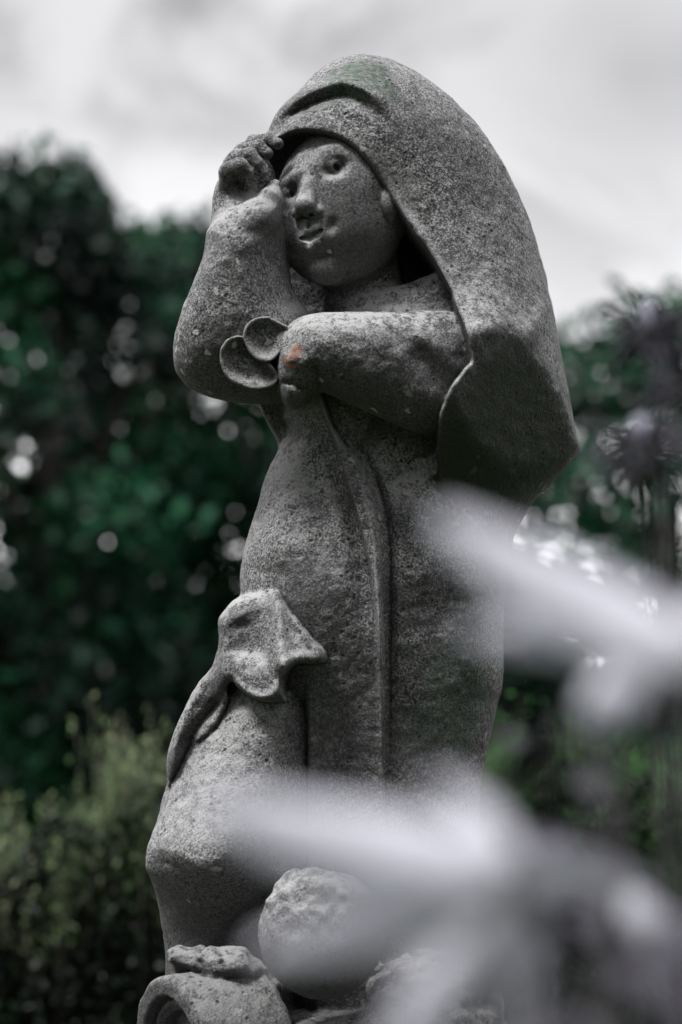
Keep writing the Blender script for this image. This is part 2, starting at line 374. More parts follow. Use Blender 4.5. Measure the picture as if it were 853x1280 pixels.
def f_head(X):
    d = f_headbase(X)
    for (c, r), rot in zip(HP['sock'], (10, -30)): d = smax(d, -ell(X, c, r, rot), 8)
    d = smin(d, chain(X, HP['brow'], [6, 6.5, 6.5, 4]), 14)
    d = smin(d, chain(X, HP['brow2'], [5, 5, 4]), 12)
    for c, r in HP['ball']: d = smin(d, ell(X, c, r, -25), 4)
    d = smax(d, -ell(X, Sp(421, 209, 7), (4.6, 5.2, 9), -25), 1.5); d = smax(d, -ell(X, Sp(365, 242, 6), (3.2, 5, 9)), 1.5)   # drilled pupils
    n = chain(X, HP['nose'], [5, 7.5, 13.5], 8)
    n = smin(n, ell(X, A(394, 265, WN - 7), (8, 7.5, 10), -20), 4); n = smin(n, ell(X, A(371, 266, WN - 6), (6, 7, 9), 20), 4)
    n = smax(n, plane3(X, (367, 265, WN - 24), (400, 263, WN - 22), (381, 281, WN - 2)), 2.5)
    for c in ((389, 269), (376, 271)): n = smax(n, -ell(X, A(c[0], c[1], WN - 13), (3.6, 3, 8)), 2)
    d = smin(d, n, 7)
    d = smin(d, ell(X, A(391, 300, WM + 6), (21, 17, 15), -28), 16)             # muzzle
    d = smin(d, chain(X, HP['up'], [1.2, 3.4, 3, 3.2, 1.2], 1), 3)
    d = smin(d, chain(X, HP['lo'], [1.5, 4.3, 4.2, 1.5]), 3)
    d = smax(d, -chain(X, HP['mouth'], [2.8, 5.6, 4.8, 1.6], 2), .8)
    d = smax(d, -ell(X, A(385, 282, WM - 7), (3, 4, 4)), 3)                      # philtrum
    d = smax(d, -ell(X, A(415, 282, surf(f_headbase, 415, 282) - 4), (4, 7, 6), 20), 9)
    d = smax(d, -ell(X, A(399, 323, surf(f_headbase, 399, 323) - 6), (14, 5, 9), -20), 9)
    e = ell(X, A(485, 257, -100), (10, 22, 16), -12)
    d = smin(d, e, 3)
    neck = cone(X, A(454, 320, -14), A(458, 430, -6), 42, 58)
    return smin(d, neck, 9)

def f_hand(X):
    """raised hand: palm against the hood's brim, fingers curled over it, thumb along the cheek"""
    d = cone(X, A(306, 300, -95), A(296, 248, -88), 40, 27)
    d = smin(d, ell(X, A(289, 246, -84), (20, 42, 24), 12), 10)
    d = smin(d, ell(X, A(316, 240, -62), (26, 44, 22), 16), 12)
    d = smin(d, chain(X, [A(306, 290, -116), A(325, 270, -128), A(338, 248, -124), A(344, 232, -114)], [23, 20, 13, 7.5], 6), 8)
    fingers = ([(286, 232, -104), (288, 214, -122), (300, 208, -136), (309, 216, -134)], [(285, 216, -88), (296, 199, -106), (312, 195, -124), (322, 204, -128)],
               [(290, 206, -68), (305, 189, -86), (323, 185, -104), (334, 192, -110)], [(299, 198, -48), (318, 179, -62), (336, 175, -82), (347, 180, -90)])
    fr = ((12, 12, 10.5, 8), (11.5, 11.5, 10, 8), (11, 10.5, 9.5, 7.5), (10, 10, 8.5, 7))
    for f, r in zip(fingers, fr): d = smin(d, chain(X, [A(*p) for p in f], r, 3), 5)
    d = smax(d, -ell(X, A(302, 234, -122), (14, 13, 20), 20), 9)                # hollow of the palm
    return d

def f_figure(X):
    d = f_head(X)
    # neckline folds and shoulder
    d = smin(d, cone(X, A(455, 404, -60), A(556, 362, -55), 24, 24), 20)
    d = smin(d, cone(X, A(500, 430, -50), A(585, 440, -30), 60, 66), 25)
    # near forearm
    fa = puffy(X, FORE, -150, W_A, 62, 50) - front(X, W_A, AD, -150)
    # far arm
    sl = puffy(X, SLEEVE, -80, W_S, 82, 66) - front(X, W_S, SD, -80)
    sl = smin(sl, f_hand(X), 26)
    d = smin(d, sl, 6); d = smin(d, fa, 4)
    return d

def f_dress(X):
    d = puffy(X, BODY, -20, W_B, 128, 105)
    d = d - front(X, W_B, BD, -100)
    l = puffy(X, LEG, -60, W_L, 112, 92) - front(X, W_L, LD, -100)
    return smin(d, l, 7)
def f_flap(X): return puffy(X, FLAP, -120, W_F, 66, 15, 22) - front(X, W_F, FD, -130)

LEAF1 = poly([(275, 448), (281, 430), (296, 420), (309, 424), (320, 436), (334, 450), (348, 470), (341, 482), (322, 486), (300, 482), (283, 470)])
LEAF2 = poly([(304, 420), (312, 404), (333, 396), (350, 403), (362, 411), (357, 425), (352, 440), (338, 452), (322, 450), (310, 438)])
def leaf(X, M, w0, wref=-160):
    u, v, w = X; sd = sample(M, u, v, wref); t = np.clip(-sd / 15, 0, 1); t = t * t * (3 - 2 * t)
    fs = w0 + .12 * (u - 320) - 10 * (1 - t) - 3.5 * np.clip((-sd - 17) / 8, 0, 1)
    return smax(smax(sd * .95, fs - w, 2), w - (w0 + 24), 3)
def f_leaf(X):
    d = leaf(X, LEAF1, -160)
    return smin(d, leaf(X, LEAF2, -166), 1.5)
def f_ball(X):
    d = ell(X, A(402, 1166, -215), (73, 76, 70))
    d = d + .8 * vnoise(X, 40, 2) + 6 * vnoise(X, 26) * np.clip((1150 - X[1]) / 40, 0, 1) + 2.2 * vnoise(X, 11, 4) * np.clip((1140 - X[1]) / 30, 0, 1)
    return smin(d, ell(X, A(385, 1112, -240), (30, 16, 22), -12), 14)
# drum lying on its side, its ringed end towards lower left
AX = np.array([-.84, .05, -.54]); AX = AX / np.linalg.norm(AX); DC = A(270, 1306, -190)
def f_drum(X):
    p = [X[i] - DC[i] for i in range(3)]; h = p[0] * AX[0] + p[1] * AX[1] + p[2] * AX[2]
    r = np.sqrt(np.maximum(p[0] ** 2 + p[1] ** 2 + p[2] ** 2 - h * h, 0))
    d = smax(r - (90 + .05 * (h - 60)), np.abs(h) - 62, 12)
    rec = smax(r - 66, 46 - h, 4); d = smax(d, -rec, 4)
    rec = smax(r - 48, 30 - h, 4); d = smax(d, -rec, 4)
    d = smin(d, smax(np.abs(r - 56) - 3, np.abs(h - 46) - 4, 4), 4)
    d = smin(d, smax(r - 30, np.abs(h - 26) - 9, 6), 5)
    return d
def f_base(X):
    d = ell(X, A(272, 1204, -180), (58, 15, 42), 6)
    d = smin(d, ell(X, A(325, 1225, -120), (44, 14, 50), 10), 12)
    d = smin(d, ell(X, A(545, 1262, -120), (82, 66, 90), 8), 14)
    d = smin(d, ell(X, A(575, 1214, -70), (40, 22, 50), 22), 10)
    d = smin(d, ell(X, A(440, 1335, -100), (250, 70, 170)), 20)
    d = smin(d, ell(X, A(400, 1375, 0), (260, 90, 210)), 20)
    top = np.clip((1236 - X[1]) / 15, 0, 1)
    return d + (4 + 2 * top) * vnoise(X, 30, 9) + (2.5 + 3.5 * top) * vnoise(X, 13, 3)

def bb(f, lo, hi):
    def g(X):
        m = np.ones(np.shape(X[0]), bool)
        for i in range(3): m &= (X[i] > lo[i] - 36) & (X[i] < hi[i] + 36)
        if m.all(): return f(X)
        out = np.full(np.shape(X[0]), 60., np.float32)
        if m.any(): out[m] = f(tuple(x[m] for x in X))
        return out
    return g
f_head = bb(f_head, (335, 140, -165), (540, 450, 80)); f_hand = bb(f_hand, (250, 150, -170), (370, 350, -20))
f_figure = bb(f_figure, (205, 140, -235), (660, 570, 80)); f_cloak = bb(f_cloak, (285, 50, -200), (735, 770, 300))
f_dress = bb(f_dress, (170, 350, -200), (665, 1400, 200)); f_flap = bb(f_flap, (195, 725, -200), (420, 1000, 60))
f_leaf = bb(f_leaf, (260, 385, -200), (375, 495, -130)); f_ball = bb(f_ball, (320, 1085, -295), (485, 1245, -130))
f_drum = bb(f_drum, (165, 1200, -300), (370, 1420, -90)); f_base = bb(f_base, (130, 1180, -290), (700, 1480, 230))
COMPS = [('figure', f_figure, 4), ('hooded_cloak', f_cloak, 5), ('dress', f_dress, 6), ('skirt_fold', f_flap, 5), ('leaf_carving', f_leaf, 2),
         ('stone_ball', f_ball, 3), ('stone_drum', f_drum, 3), ('rocky_base', f_base, 6)]
def f_all(X):
    X = tuple(np.asarray(x, np.float32) for x in X)
    d = None
    for n, f, k in COMPS:
        c = f(X); d = c if d is None else smin(d, c, k)
    q = np.clip((np.sqrt((X[0] - 420) ** 2 + (X[1] - 268) ** 2 + (X[2] + 100) ** 2) - 75) / 30, .12, 1)
    return d + q * (.9 * vnoise(X, 17) + .5 * vnoise(X, 7, 5))

def carve(lo, hi, h):
    """two level sampling of the field, then a surface-net mesh"""
    K = 4
    n = [int(math.ceil((hi[i] - lo[i]) / h / K)) * K + 1 for i in range(3)]
    ax = [lo[i] + h * np.arange(n[i], dtype=np.float32) for i in range(3)]
    ca = [a[::K] for a in ax]
    CX = np.meshgrid(*ca, indexing='ij'); cd = f_all([x.ravel() for x in CX]).reshape(CX[0].shape).astype(np.float32)
    near = np.abs(cd) < h * K * 2.0
    cell = np.zeros([s - 1 for s in cd.shape], bool)
    for a in (0, 1):
        for b in (0, 1):
            for c in (0, 1): cell |= near[a:a + cell.shape[0], b:b + cell.shape[1], c:c + cell.shape[2]]
    F = np.repeat(np.repeat(np.repeat(cd, K, 0), K, 1), K, 2)[:n[0], :n[1], :n[2]].copy()
    m = np.zeros(n, bool); cm = np.repeat(np.repeat(np.repeat(cell, K, 0), K, 1), K, 2)
    for a in (0, 1):
        for b in (0, 1):
            for c in (0, 1): m[a:a + cm.shape[0], b:b + cm.shape[1], c:c + cm.shape[2]] |= cm
    I = np.argwhere(m)
    vals = np.empty(len(I), np.float32)
    for s in range(0, len(I), 400000):
        J = I[s:s + 400000]; vals[s:s + 400000] = f_all([ax[k][J[:, k]] for k in range(3)])
    F[m] = vals
    S = F < 0
    cnt = np.zeros([k - 1 for k in n], np.uint8)
    sl = lambda a, b, c: (slice(a, n[0] - 1 + a), slice(b, n[1] - 1 + b), slice(c, n[2] - 1 + c))
    for a in (0, 1):
        for b in (0, 1):
            for c in (0, 1): cnt += S[sl(a, b, c)]
    act = (cnt > 0) & (cnt < 8); idx = np.full(act.shape, -1, np.int32); C = np.argwhere(act); idx[act] = np.arange(len(C))
    acc = np.zeros((len(C), 3)); num = np.zeros(len(C))
    cor = [(a, b, c) for a in (0, 1) for b in (0, 1) for c in (0, 1)]
    val = {k: F[C[:, 0] + k[0], C[:, 1] + k[1], C[:, 2] + k[2]] for k in cor}
    for p in cor:
        for axn in range(3):
            if p[axn]: continue
            q = list(p); q[axn] = 1; q = tuple(q); a, b = val[p], val[q]; x = (a < 0) != (b < 0)
            t = a / np.where(x, a - b, 1)
            pos = np.tile(np.array(p, float), (len(C), 1)); pos[:, axn] = t
            acc[x] += pos[x]; num[x] += 1
    V = (C + acc / num[:, None]) * h + np.array(lo)
    faces = []
    for axn in range(3):
        b, c = (axn + 1) % 3, (axn + 2) % 3
        s0 = [slice(None)] * 3; s1 = [slice(None)] * 3; s0[axn] = slice(0, -1); s1[axn] = slice(1, None)
        x = S[tuple(s0)] != S[tuple(s1)]; E = np.argwhere(x); E = E[(E[:, b] > 0) & (E[:, c] > 0) & (E[:, b] < n[b] - 1) & (E[:, c] < n[c] - 1)]
        ins = S[E[:, 0], E[:, 1], E[:, 2]]
        def cellidx(db, dc):
            Q = E.copy(); Q[:, b] -= db; Q[:, c] -= dc; return idx[Q[:, 0], Q[:, 1], Q[:, 2]]
        q = np.stack([cellidx(1, 1), cellidx(0, 1), cellidx(0, 0), cellidx(1, 0)], 1)
        q[~ins] = q[~ins][:, ::-1]; faces.append(q)
    return V, np.concatenate(faces)

def uvw2world(V):
    T = np.array(TGT); f = np.array(FWD); up = np.array(UPV); r = np.array((1., 0, 0))
    return T + ((V[:, :1] - CU) * r + (CV - V[:, 1:2]) * up + V[:, 2:] * f) / 1000.

STEP = 2.0
V, Fq = carve((150, 40, -306), (750, 1372, 300), STEP)
HB0, HB1 = np.array((335., 165., -200.)), np.array((510., 385., -40.))     # the face again, finer
fcn = V[Fq].mean(1); keep = ~((fcn > HB0 + 3) & (fcn < HB1 - 3)).all(1)
V2, F2 = carve(tuple(HB0), tuple(HB1), 1.2)
Fq = np.concatenate([Fq[keep], F2 + len(V)]); V = np.concatenate([V, V2])
# snap to the surface and take normals from the field
def grad(V, e=1.2):
    g = np.zeros_like(V)
    for i in range(3):
        a = V.copy(); a[:, i] += e; b = V.copy(); b[:, i] -= e
        g[:, i] = f_all(a.T) - f_all(b.T)
    return g / (2 * e)
g = grad(V); gl = np.linalg.norm(g, axis=1) + 1e-6
dv = f_all(V.T)
V = V - g / gl[:, None] * np.clip(dv / np.maximum(gl, .3), -STEP * .5, STEP * .5)[:, None]
g = grad(V); nrm = g / (np.linalg.norm(g, axis=1)[:, None] + 1e-6)
Wv = uvw2world(V)
Nw = nrm[:, :1] * np.array((1., 0, 0)) - nrm[:, 1:2] * np.array(UPV) + nrm[:, 2:] * np.array(FWD)
Fc = V[Fq].mean(1)
lab = np.argmin(np.stack([f(tuple(Fc.T.astype(np.float32))) for _, f, _ in COMPS]), 0)
base_z = float(Wv[:, 2].min())
# face orientation check
a, b_, c_ = Wv[Fq[:, 0]], Wv[Fq[:, 1]], Wv[Fq[:, 2]]
fn = np.cross(b_ - a, c_ - a); sgn = (fn * Nw[Fq[:, 0]]).sum(1)
if np.median(sgn) < 0: Fq = Fq[:, ::-1]
statue = empty('statue', (0, 0, base_z))
tag(statue, 'weathered grey stone statue of a smiling hooded child with one hand raised', 'statue')
for k, (nm, f, _) in enumerate(COMPS):
    ff = Fq[lab == k]
    if not len(ff): continue
    ids, inv = np.unique(ff.ravel(), return_inverse=True)
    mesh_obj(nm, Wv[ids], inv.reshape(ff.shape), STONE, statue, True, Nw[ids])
print('statue verts', len(V), 'base z', base_z)

# ================================================================== SETTING_MARK
BLOCK = 'plinth'
def block(name, c, s, bev, mat, parent):
    bm = bmesh.new(); bmesh.ops.create_cube(bm, size=1)
    for v in bm.verts: v.co = Vector((v.co.x * s[0], v.co.y * s[1], v.co.z * s[2])) + Vector(c)
    bmesh.ops.bevel(bm, geom=bm.edges[:], offset=bev, segments=3, affect='EDGES')
    me = bpy.data.meshes.new(name); bm.to_mesh(me); bm.free(); me.materials.append(mat)
    o = bpy.data.objects.new(name, me); COL.objects.link(o); o.parent = parent; o.matrix_parent_inverse = Matrix.Translation(-parent_world(parent))
    return o
ztop = base_z + .035
plinth = empty('plinth', (0.0, 0.0, 0)); tag(plinth, 'square grey stone plinth carrying the statue, mostly below the picture', 'plinth')
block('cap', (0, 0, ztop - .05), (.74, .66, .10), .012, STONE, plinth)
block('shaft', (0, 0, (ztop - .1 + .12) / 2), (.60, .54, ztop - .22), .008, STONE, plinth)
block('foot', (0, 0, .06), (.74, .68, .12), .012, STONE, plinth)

# ---- ground
def flat_mat(name, c1, c2, scale, rough=.9, bump=0, trans=0):
    m, nt, b, out = new_mat(name); g = N(nt); P = g.geo().outputs['Position']
    n = g.noise(P, scale, 5, .6)
    nt.links.new(g.mix(g.ramp(n, .35, .65), rgb(*c1), rgb(*c2)), b.inputs['Base Color']); b.inputs['Roughness'].default_value = rough
    if bump:
        bp = g.n('ShaderNodeBump'); bp.inputs['Distance'].default_value = bump; nt.links.new(n, bp.inputs['Height']); nt.links.new(bp.outputs[0], b.inputs['Normal'])
    return m
gm = flat_mat('lawn', (.02, .035, .014), (.045, .06, .025), 9, bump=.03)
bm = bmesh.new(); bmesh.ops.create_grid(bm, x_segments=60, y_segments=60, size=600)
rg = random.Random(5)
for v in bm.verts:
    if abs(v.co.x) > 30 or abs(v.co.y) > 30: v.co.z = rg.uniform(-.3, .2)
me = bpy.data.meshes.new('ground'); bm.to_mesh(me); bm.free(); me.materials.append(gm)
go = bpy.data.objects.new('ground', me); COL.objects.link(go); tag(go, kind='structure')

# ---- leaves
def leaf_mat(name, cols, rough=.45, spec=.5, trans=.0):
    """cols: dark, mid, light; chosen per clump and per leaf"""
    m, nt, b, out = new_mat(name); g = N(nt); P = g.geo().outputs['Position']
    at = g.n('ShaderNodeAttribute', attribute_name='tint')
    f = at.outputs['Fac']
    c = g.mix(g.ramp(f, 0, .5), rgb(*cols[0]), rgb(*cols[1])); c = g.mix(g.ramp(f, .5, 1), c, rgb(*cols[2]))
    nt.links.new(c, b.inputs['Base Color']); b.inputs['Roughness'].default_value = rough; b.inputs['Specular IOR Level'].default_value = spec
    if trans:
        t = g.n('ShaderNodeBsdfTranslucent'); nt.links.new(c, t.inputs[0]); mx = g.n('ShaderNodeMixShader'); mx.inputs[0].default_value = trans
        nt.links.new(b.outputs[0], mx.inputs[1]); nt.links.new(t.outputs[0], mx.inputs[2]); nt.links.new(mx.outputs[0], out.inputs[0])
    return m
def leaf_mesh(name, C, size, tint, mat, parent, rng, aspect=.55, updir=0.35, dirs=None):
    """one mesh of folded leaves: each a bent pair of triangles around its midrib"""
    n = len(C); a = rng.normal(size=(n, 3)) if dirs is None else dirs + rng.normal(size=(n, 3)) * .25
    a /= np.linalg.norm(a, axis=1)[:, None]
    b = rng.normal(size=(n, 3)); b[:, 2] *= .6; b = np.cross(a, b); b /= np.linalg.norm(b, axis=1)[:, None]; nn = np.cross(a, b)
    s = (size * rng.uniform(.6, 1.35, n))[:, None]
    V = np.stack([C - a * s * .5, C + b * s * aspect * .5 + nn * s * .1, C + a * s * .5, C - b * s * aspect * .5 + nn * s * .1], 1).reshape(-1, 3)
    me = bpy.data.meshes.new(name)
    me.vertices.add(n * 4); me.vertices.foreach_set('co', V.astype(np.float32).ravel())
    me.loops.add(n * 4); me.loops.foreach_set('vertex_index', np.arange(n * 4, dtype=np.int32))
    me.polygons.add(n); me.polygons.foreach_set('loop_start', np.arange(0, n * 4, 4, dtype=np.int32))
    me.update(calc_edges=True); me.validate()
    at = me.attributes.new('tint', 'FLOAT', 'POINT'); at.data.foreach_set('value', np.repeat(tint, 4).astype(np.float32))
    me.materials.append(mat); o = bpy.data.objects.new(name, me); COL.objects.link(o); o.parent = parent
    if parent: o.matrix_parent_inverse = Matrix.Translation(-parent_world(parent))
    return o
def tube(name, pts, rad, mat, parent, seg=8, extra=()):
    """tapered tubes as one mesh; extra: further (pts, rad)"""
    V, F = [], []
    for P, Rr in [(pts, rad)] + list(extra):
        P = [Vector(p) for p in P]; o0 = len(V)
        for i, p in enumerate(P):
            t = (P[min(i + 1, len(P) - 1)] - P[max(i - 1, 0)]).normalized(); x = t.orthogonal().normalized() if i == 0 else (x - t * x.dot(t)).normalized(); y = t.cross(x)
            for k in range(seg):
                an = 2 * math.pi * k / seg; V.append(tuple(p + (x * math.cos(an) + y * math.sin(an)) * Rr[i]))
        for i in range(len(P) - 1):
            for k in range(seg): a = o0 + i * seg + k; b = o0 + i * seg + (k + 1) % seg; F.append((a, b, b + seg, a + seg))
        F.append(tuple(o0 + k for k in range(seg))[::-1]); F.append(tuple(o0 + (len(P) - 1) * seg + k for k in range(seg)))
    return mesh_obj(name, V, F, mat, parent)
BARK = flat_mat('bark', (.02, .017, .015), (.05, .043, .038), 18, bump=.02)
def tree(name, label, x, y, h, rad, seed, mat, leafs, size, group, clumps=26, low=.22, top=None):
    rng = np.random.RandomState(seed); r = random.Random(seed)
    t = empty(name, (x, y, 0)); tag(t, label, 'tree', group)
    # clumps of foliage placed on limbs
    cl = []; limbs = []
    for i in range(clumps):
        f = (i + .5) / clumps; z = h * (low + (1 - low) * f ** .9)
        env = rad * math.sin(math.pi * min(1, .22 + .78 * (1 - (z / h - low) / (1 - low)) ** .72)) ** .7 if z < h * .97 else rad * .15
        an = i * 2.399 + r.uniform(-.4, .4); rr = env * r.uniform(.35, .95)
        c = np.array([x + rr * math.cos(an), y + rr * math.sin(an), min(z, h - .3)]); cl.append((c, rad * r.uniform(.20, .40)))
        if i % 2 == 0: limbs.append(([(x, y, z * .55), (x + .4 * (c[0] - x), y + .4 * (c[1] - y), z * .75), tuple(c)], [.07 * h / 7, .045 * h / 7, .015]))
    cl.append((np.array([x, y, h - rad * .28]), rad * .30))
    w = np.array([q[1] ** 2 for q in cl]); w /= w.sum(); ix = rng.choice(len(cl), leafs, p=w)
    cc = np.array([q[0] for q in cl])[ix]; cr = np.array([q[1] for q in cl])[ix]
    d = rng.normal(size=(leafs, 3)); d /= np.linalg.norm(d, axis=1)[:, None]
    rr = rng.uniform(.15, 1, leafs) ** .45 * (1 + .18 * np.sin(d[:, 0] * 9 + ix) * np.cos(d[:, 2] * 8 + ix * 2) + rng.exponential(.07, leafs))
    C = cc + d * (cr * rr)[:, None] * np.array([1.1, 1.1, .8])
    C = C[C[:, 2] > .3]; dd = d[:len(C)]
    tint = np.clip(.08 + .7 * rng.rand(len(cl))[ix[:len(C)]] ** 1.5 + rng.normal(0, .16, len(C)) + .22 * d[:len(C), 2], 0, 1)  # clump tops tinted lighter: light from above painted into the leaf colour
    tube('trunk', [(x, y, -.1), (x + .05, y, h * .25), (x - .06, y + .05, h * .55), (x, y, h * .9)], [h * .028, h * .022, h * .014, .02], BARK, t, 10, limbs)
    leaf_mesh('crown', C, size, tint, mat, t, rng)
    return t
LF_DARK = leaf_mat('dark_leaves', [(.002, .012, .008), (.010, .080, .040), (.040, .18, .075)], .38, .25)
LF_MID = leaf_mat('green_leaves', [(.003, .018, .010), (.015, .092, .046), (.065, .21, .085)], .38, .25, .12)
GT = 'trees standing behind the statue'
def at(px, dist):
    p = pt(px, 640, dist); return p.x, p.y
TREES = [('leafy_tree', 'tall dark leafy tree at the left edge, its rounded top against the sky', 70, 21, 222, 2.0, LF_DARK, 17000, .15),
         ('leafy_tree', 'dark green tree between the left edge tree and the statue, slightly lower top', 185, 24, 268, 1.4, LF_MID, 13000, .15),
         ('leafy_tree', 'green tree hidden for the most part behind the statue', 400, 23, 330, 2.1, LF_MID, 12000, .15),
         ('leafy_tree', 'green tree just right of the cloak, its top below the cloak shoulder', 660, 25, 425, 1.9, LF_DARK, 6000, .15),
         ('leafy_tree', 'dark tree at the right edge behind the spiky flower heads', 840, 22, 378, 1.7, LF_MID, 7200, .15)]
for k, (nm, lb, px, dist, ty, rad, mat, n, sz) in enumerate(TREES):
    x, y = at(px, dist); h = pt(px, ty, dist).z
    tree(nm, lb, x, y, h, rad, 11 + k * 7, mat, n, sz, GT)
# a far belt of wood closing the view under the crowns
rng = np.random.RandomState(77); n = 90000
X = rng.uniform(-12, 12, n); top = 4.6 + .6 * np.sin(X * 1.3) + .5 * np.sin(X * 3.1 + 1); Z = rng.rand(n) ** .8 * (top - .1 + rng.exponential(.15, n))
C = np.stack([X, 30 + rng.uniform(-1.2, 1.2, n), Z], 1)
wd = leaf_mesh('far_wood', C, .20, np.clip(rng.normal(.25, .15, n), 0, 1), LF_DARK, None, rng); tag(wd, 'far dark belt of wood behind the trees', 'wood', kind='stuff')

# ---- hedge
HB = leaf_mat('hedge_leaves', [(.003, .007, .004), (.008, .020, .009), (.022, .048, .022)], .5, .3)
HS = leaf_mat('hedge_shoots', [(.08, .16, .06), (.18, .27, .12), (.38, .40, .25)], .6, .2, .2)
def hedge(label, px0, px1, prof, dist, seed, HS=HS):
    rng = np.random.RandomState(seed); x0, y0 = at(px0, dist); x1, _ = at(px1, dist)
    t = empty('hedge', ((x0 + x1) / 2, y0, 0)); tag(t, label, 'hedge', 'hedges behind the statue')
    n = 70000; f = rng.rand(n); X = x0 + (x1 - x0) * f
    topz = np.interp(f, [p[0] for p in prof], [pt(0, p[1], dist).z for p in prof])
    lump = .06 * np.sin(X * 9 + 1) + .05 * np.sin(X * 23)
    Z = rng.rand(n) ** .75 * (topz - .12 + lump); yy = rng.uniform(-.35, .35, n) ; yy = np.where(rng.rand(n) < .6, -.33 + rng.normal(0, .05, n), yy)
    C = np.stack([X, y0 + yy, Z], 1)
    tint = np.clip(.25 + .25 * np.sin(X * 7 + Z * 9) + rng.normal(0, .22, n), 0, 1)
    leaf_mesh('hedge_body', C, .026, tint, HB, t, rng)
    # upright young shoots on top
    m = 1100; fx = rng.rand(m); sx = x0 + (x1 - x0) * fx; tz = np.interp(fx, [p[0] for p in prof], [pt(0, p[1], dist).z for p in prof])
    tz = tz + .05 * np.sin(sx * 9 + 1) + .05 * np.sin(sx * 19); L = rng.uniform(.18, .36, m) * (1 + .25 * np.sin(sx * 31)); sy = y0 + rng.uniform(-.42, .15, m); b = tz - .36 + rng.uniform(-.05, .03, m)
    cs, ts, ds = [], [], []
    lean = rng.normal(0, .14, (m, 2)); tn = np.clip(rng.normal(.5, .22, m), 0, 1)
    for i in range(m):
        k = 24; u = np.linspace(.0, 1, k)
        cs.append(np.stack([sx[i] + lean[i, 0] * u * L[i] + rng.normal(0, .014, k), sy[i] + lean[i, 1] * u * L[i] + rng.normal(0, .014, k), b[i] + u * L[i]], 1))
        ts.append(np.clip(tn[i] + rng.normal(0, .1, k), 0, 1)); dd = rng.normal(size=(k, 3)) * .5; dd[:, 2] += .9; ds.append(dd)
    leaf_mesh('shoots', np.concatenate(cs), .023, np.concatenate(ts), HS, t, rng, .4, dirs=np.concatenate(ds))
    st = [([(sx[i], sy[i], b[i] - .25), (sx[i] + lean[i, 0] * L[i], sy[i] + lean[i, 1] * L[i], b[i] + L[i])], [.003, .0015]) for i in range(m)]
    tube('twigs', st[0][0], st[0][1], BARK, t, 3, st[1:])
hedge('unclipped hedge with pale upright shoots, left of the statue', -260, 395, [(0, 1050), (.25, 1030), (.42, 1020), (.55, 1005), (.68, 970), (.78, 930), (1, 920)], 7.0, 5)
HG = leaf_mat('green_shoots', [(.02, .08, .02), (.06, .18, .05), (.14, .26, .08)], .6, .2, .2)
hedge('low green hedge right of the statue, behind the white flowers', 520, 1120, [(0, 920), (.2, 915), (.35, 950), (.55, 955), (1, 980)], 7.6, 8, HG)

# ---- foreground flowers
PET = None
def petal_mat():
    m, nt, b, out = new_mat('white_petal'); g = N(nt); P = g.geo().outputs['Position']
    n = g.noise(P, 120, 3)
    c = g.mix(g.ramp(n, .35, .65), rgb(.72, .72, .79), rgb(.84, .84, .90)); nt.links.new(c, b.inputs['Base Color']); b.inputs['Roughness'].default_value = .5
    t = g.n('ShaderNodeBsdfTranslucent'); nt.links.new(c, t.inputs[0]); mx = g.n('ShaderNodeMixShader'); mx.inputs[0].default_value = .45
    nt.links.new(b.outputs[0], mx.inputs[1]); nt.links.new(t.outputs[0], mx.inputs[2]); nt.links.new(mx.outputs[0], out.inputs[0])
    return m
PET = petal_mat()
STEM = flat_mat('dark_stem', (.035, .032, .038), (.07, .066, .072), 60)
BRACT = flat_mat('purple_grey_bract', (.022, .021, .028), (.075, .07, .088), 90)
def petal(parent, c, tip, width, bend, roll=0.0, name='petal'):
    """strap petal from the flower centre c to tip, widest past the middle, cupped and recurved"""
    c, tip = Vector(c), Vector(tip); ax = tip - c; L = ax.length; ax.normalize()
    side = ax.cross(FWD).normalized(); nrm_ = side.cross(ax).normalized()
    rot = Matrix.Rotation(roll, 3, ax); side = rot @ side; nrm_ = rot @ nrm_
    V, F = [], []; nu, nv = 18, 9
    for i in range(nu):
        t = i / (nu - 1); wd = width * (math.sin(math.pi * (.06 + .90 * t ** .85)) ** .75) * (1 - .15 * t)
        for j in range(nv):
            s = (j / (nv - 1) - .5) * 2
            p = c + ax * L * t + nrm_ * (bend * L * math.sin(math.pi * t) + .25 * wd * s * s + .03 * width * math.sin(9 * t + 4 * s)) + side * (wd * .5 * s)
            V.append(tuple(p))
    for i in range(nu - 1):
        for j in range(nv - 1): a = i * nv + j; F.append((a, a + 1, a + nv + 1, a + nv))
    o = mesh_obj(name, V, F, PET, parent); sm = o.modifiers.new('thick', 'SOLIDIFY'); sm.thickness = .0006
    return o
def stem_down(parent, p, foot, r0=.0022, r1=.0035, name='stem', mat=STEM):
    p = Vector(p); q = Vector(foot); m1 = p.lerp(q, .3) + Vector((.01, .012, .02)); m2 = p.lerp(q, .7) + Vector((.015, .0, 0))
    tube(name, [p, m1, m2, q], [r0, r0 * 1.1, r1, r1], mat, parent, 8)
def white_flower(label, cpx, cpy, dist, tips, footx, footd, group='white flowers close in front'):
    c = pt(cpx, cpy, dist); t = empty('white_flower', c); tag(t, label, 'flower', group)
    for (x, y, dd, wd, bend, roll) in tips: petal(t, c, pt(x, y, dist + dd), wd, bend, roll)
    for k in range(5):
        a = k * 1.256; tp = c + Vector((math.cos(a) * .006, -.014, math.sin(a) * .006)); tube('stamen', [c, tp], [.0006, .0004], STEM, t, 5)
    g = pt(footx, 1280, footd); stem_down(t, c, (g.x, g.y, 0))
white_flower('white flower at the right edge whose long petal crosses the cloak hem', 880, 822, .80,
    [(552, 645, .02, .034, .02, .5), (580, 790, .06, .015, .04, -.3), (960, 700, .03, .022, .05, 0), (1000, 860, .02, .022, .04, .4)], 1000, .88)
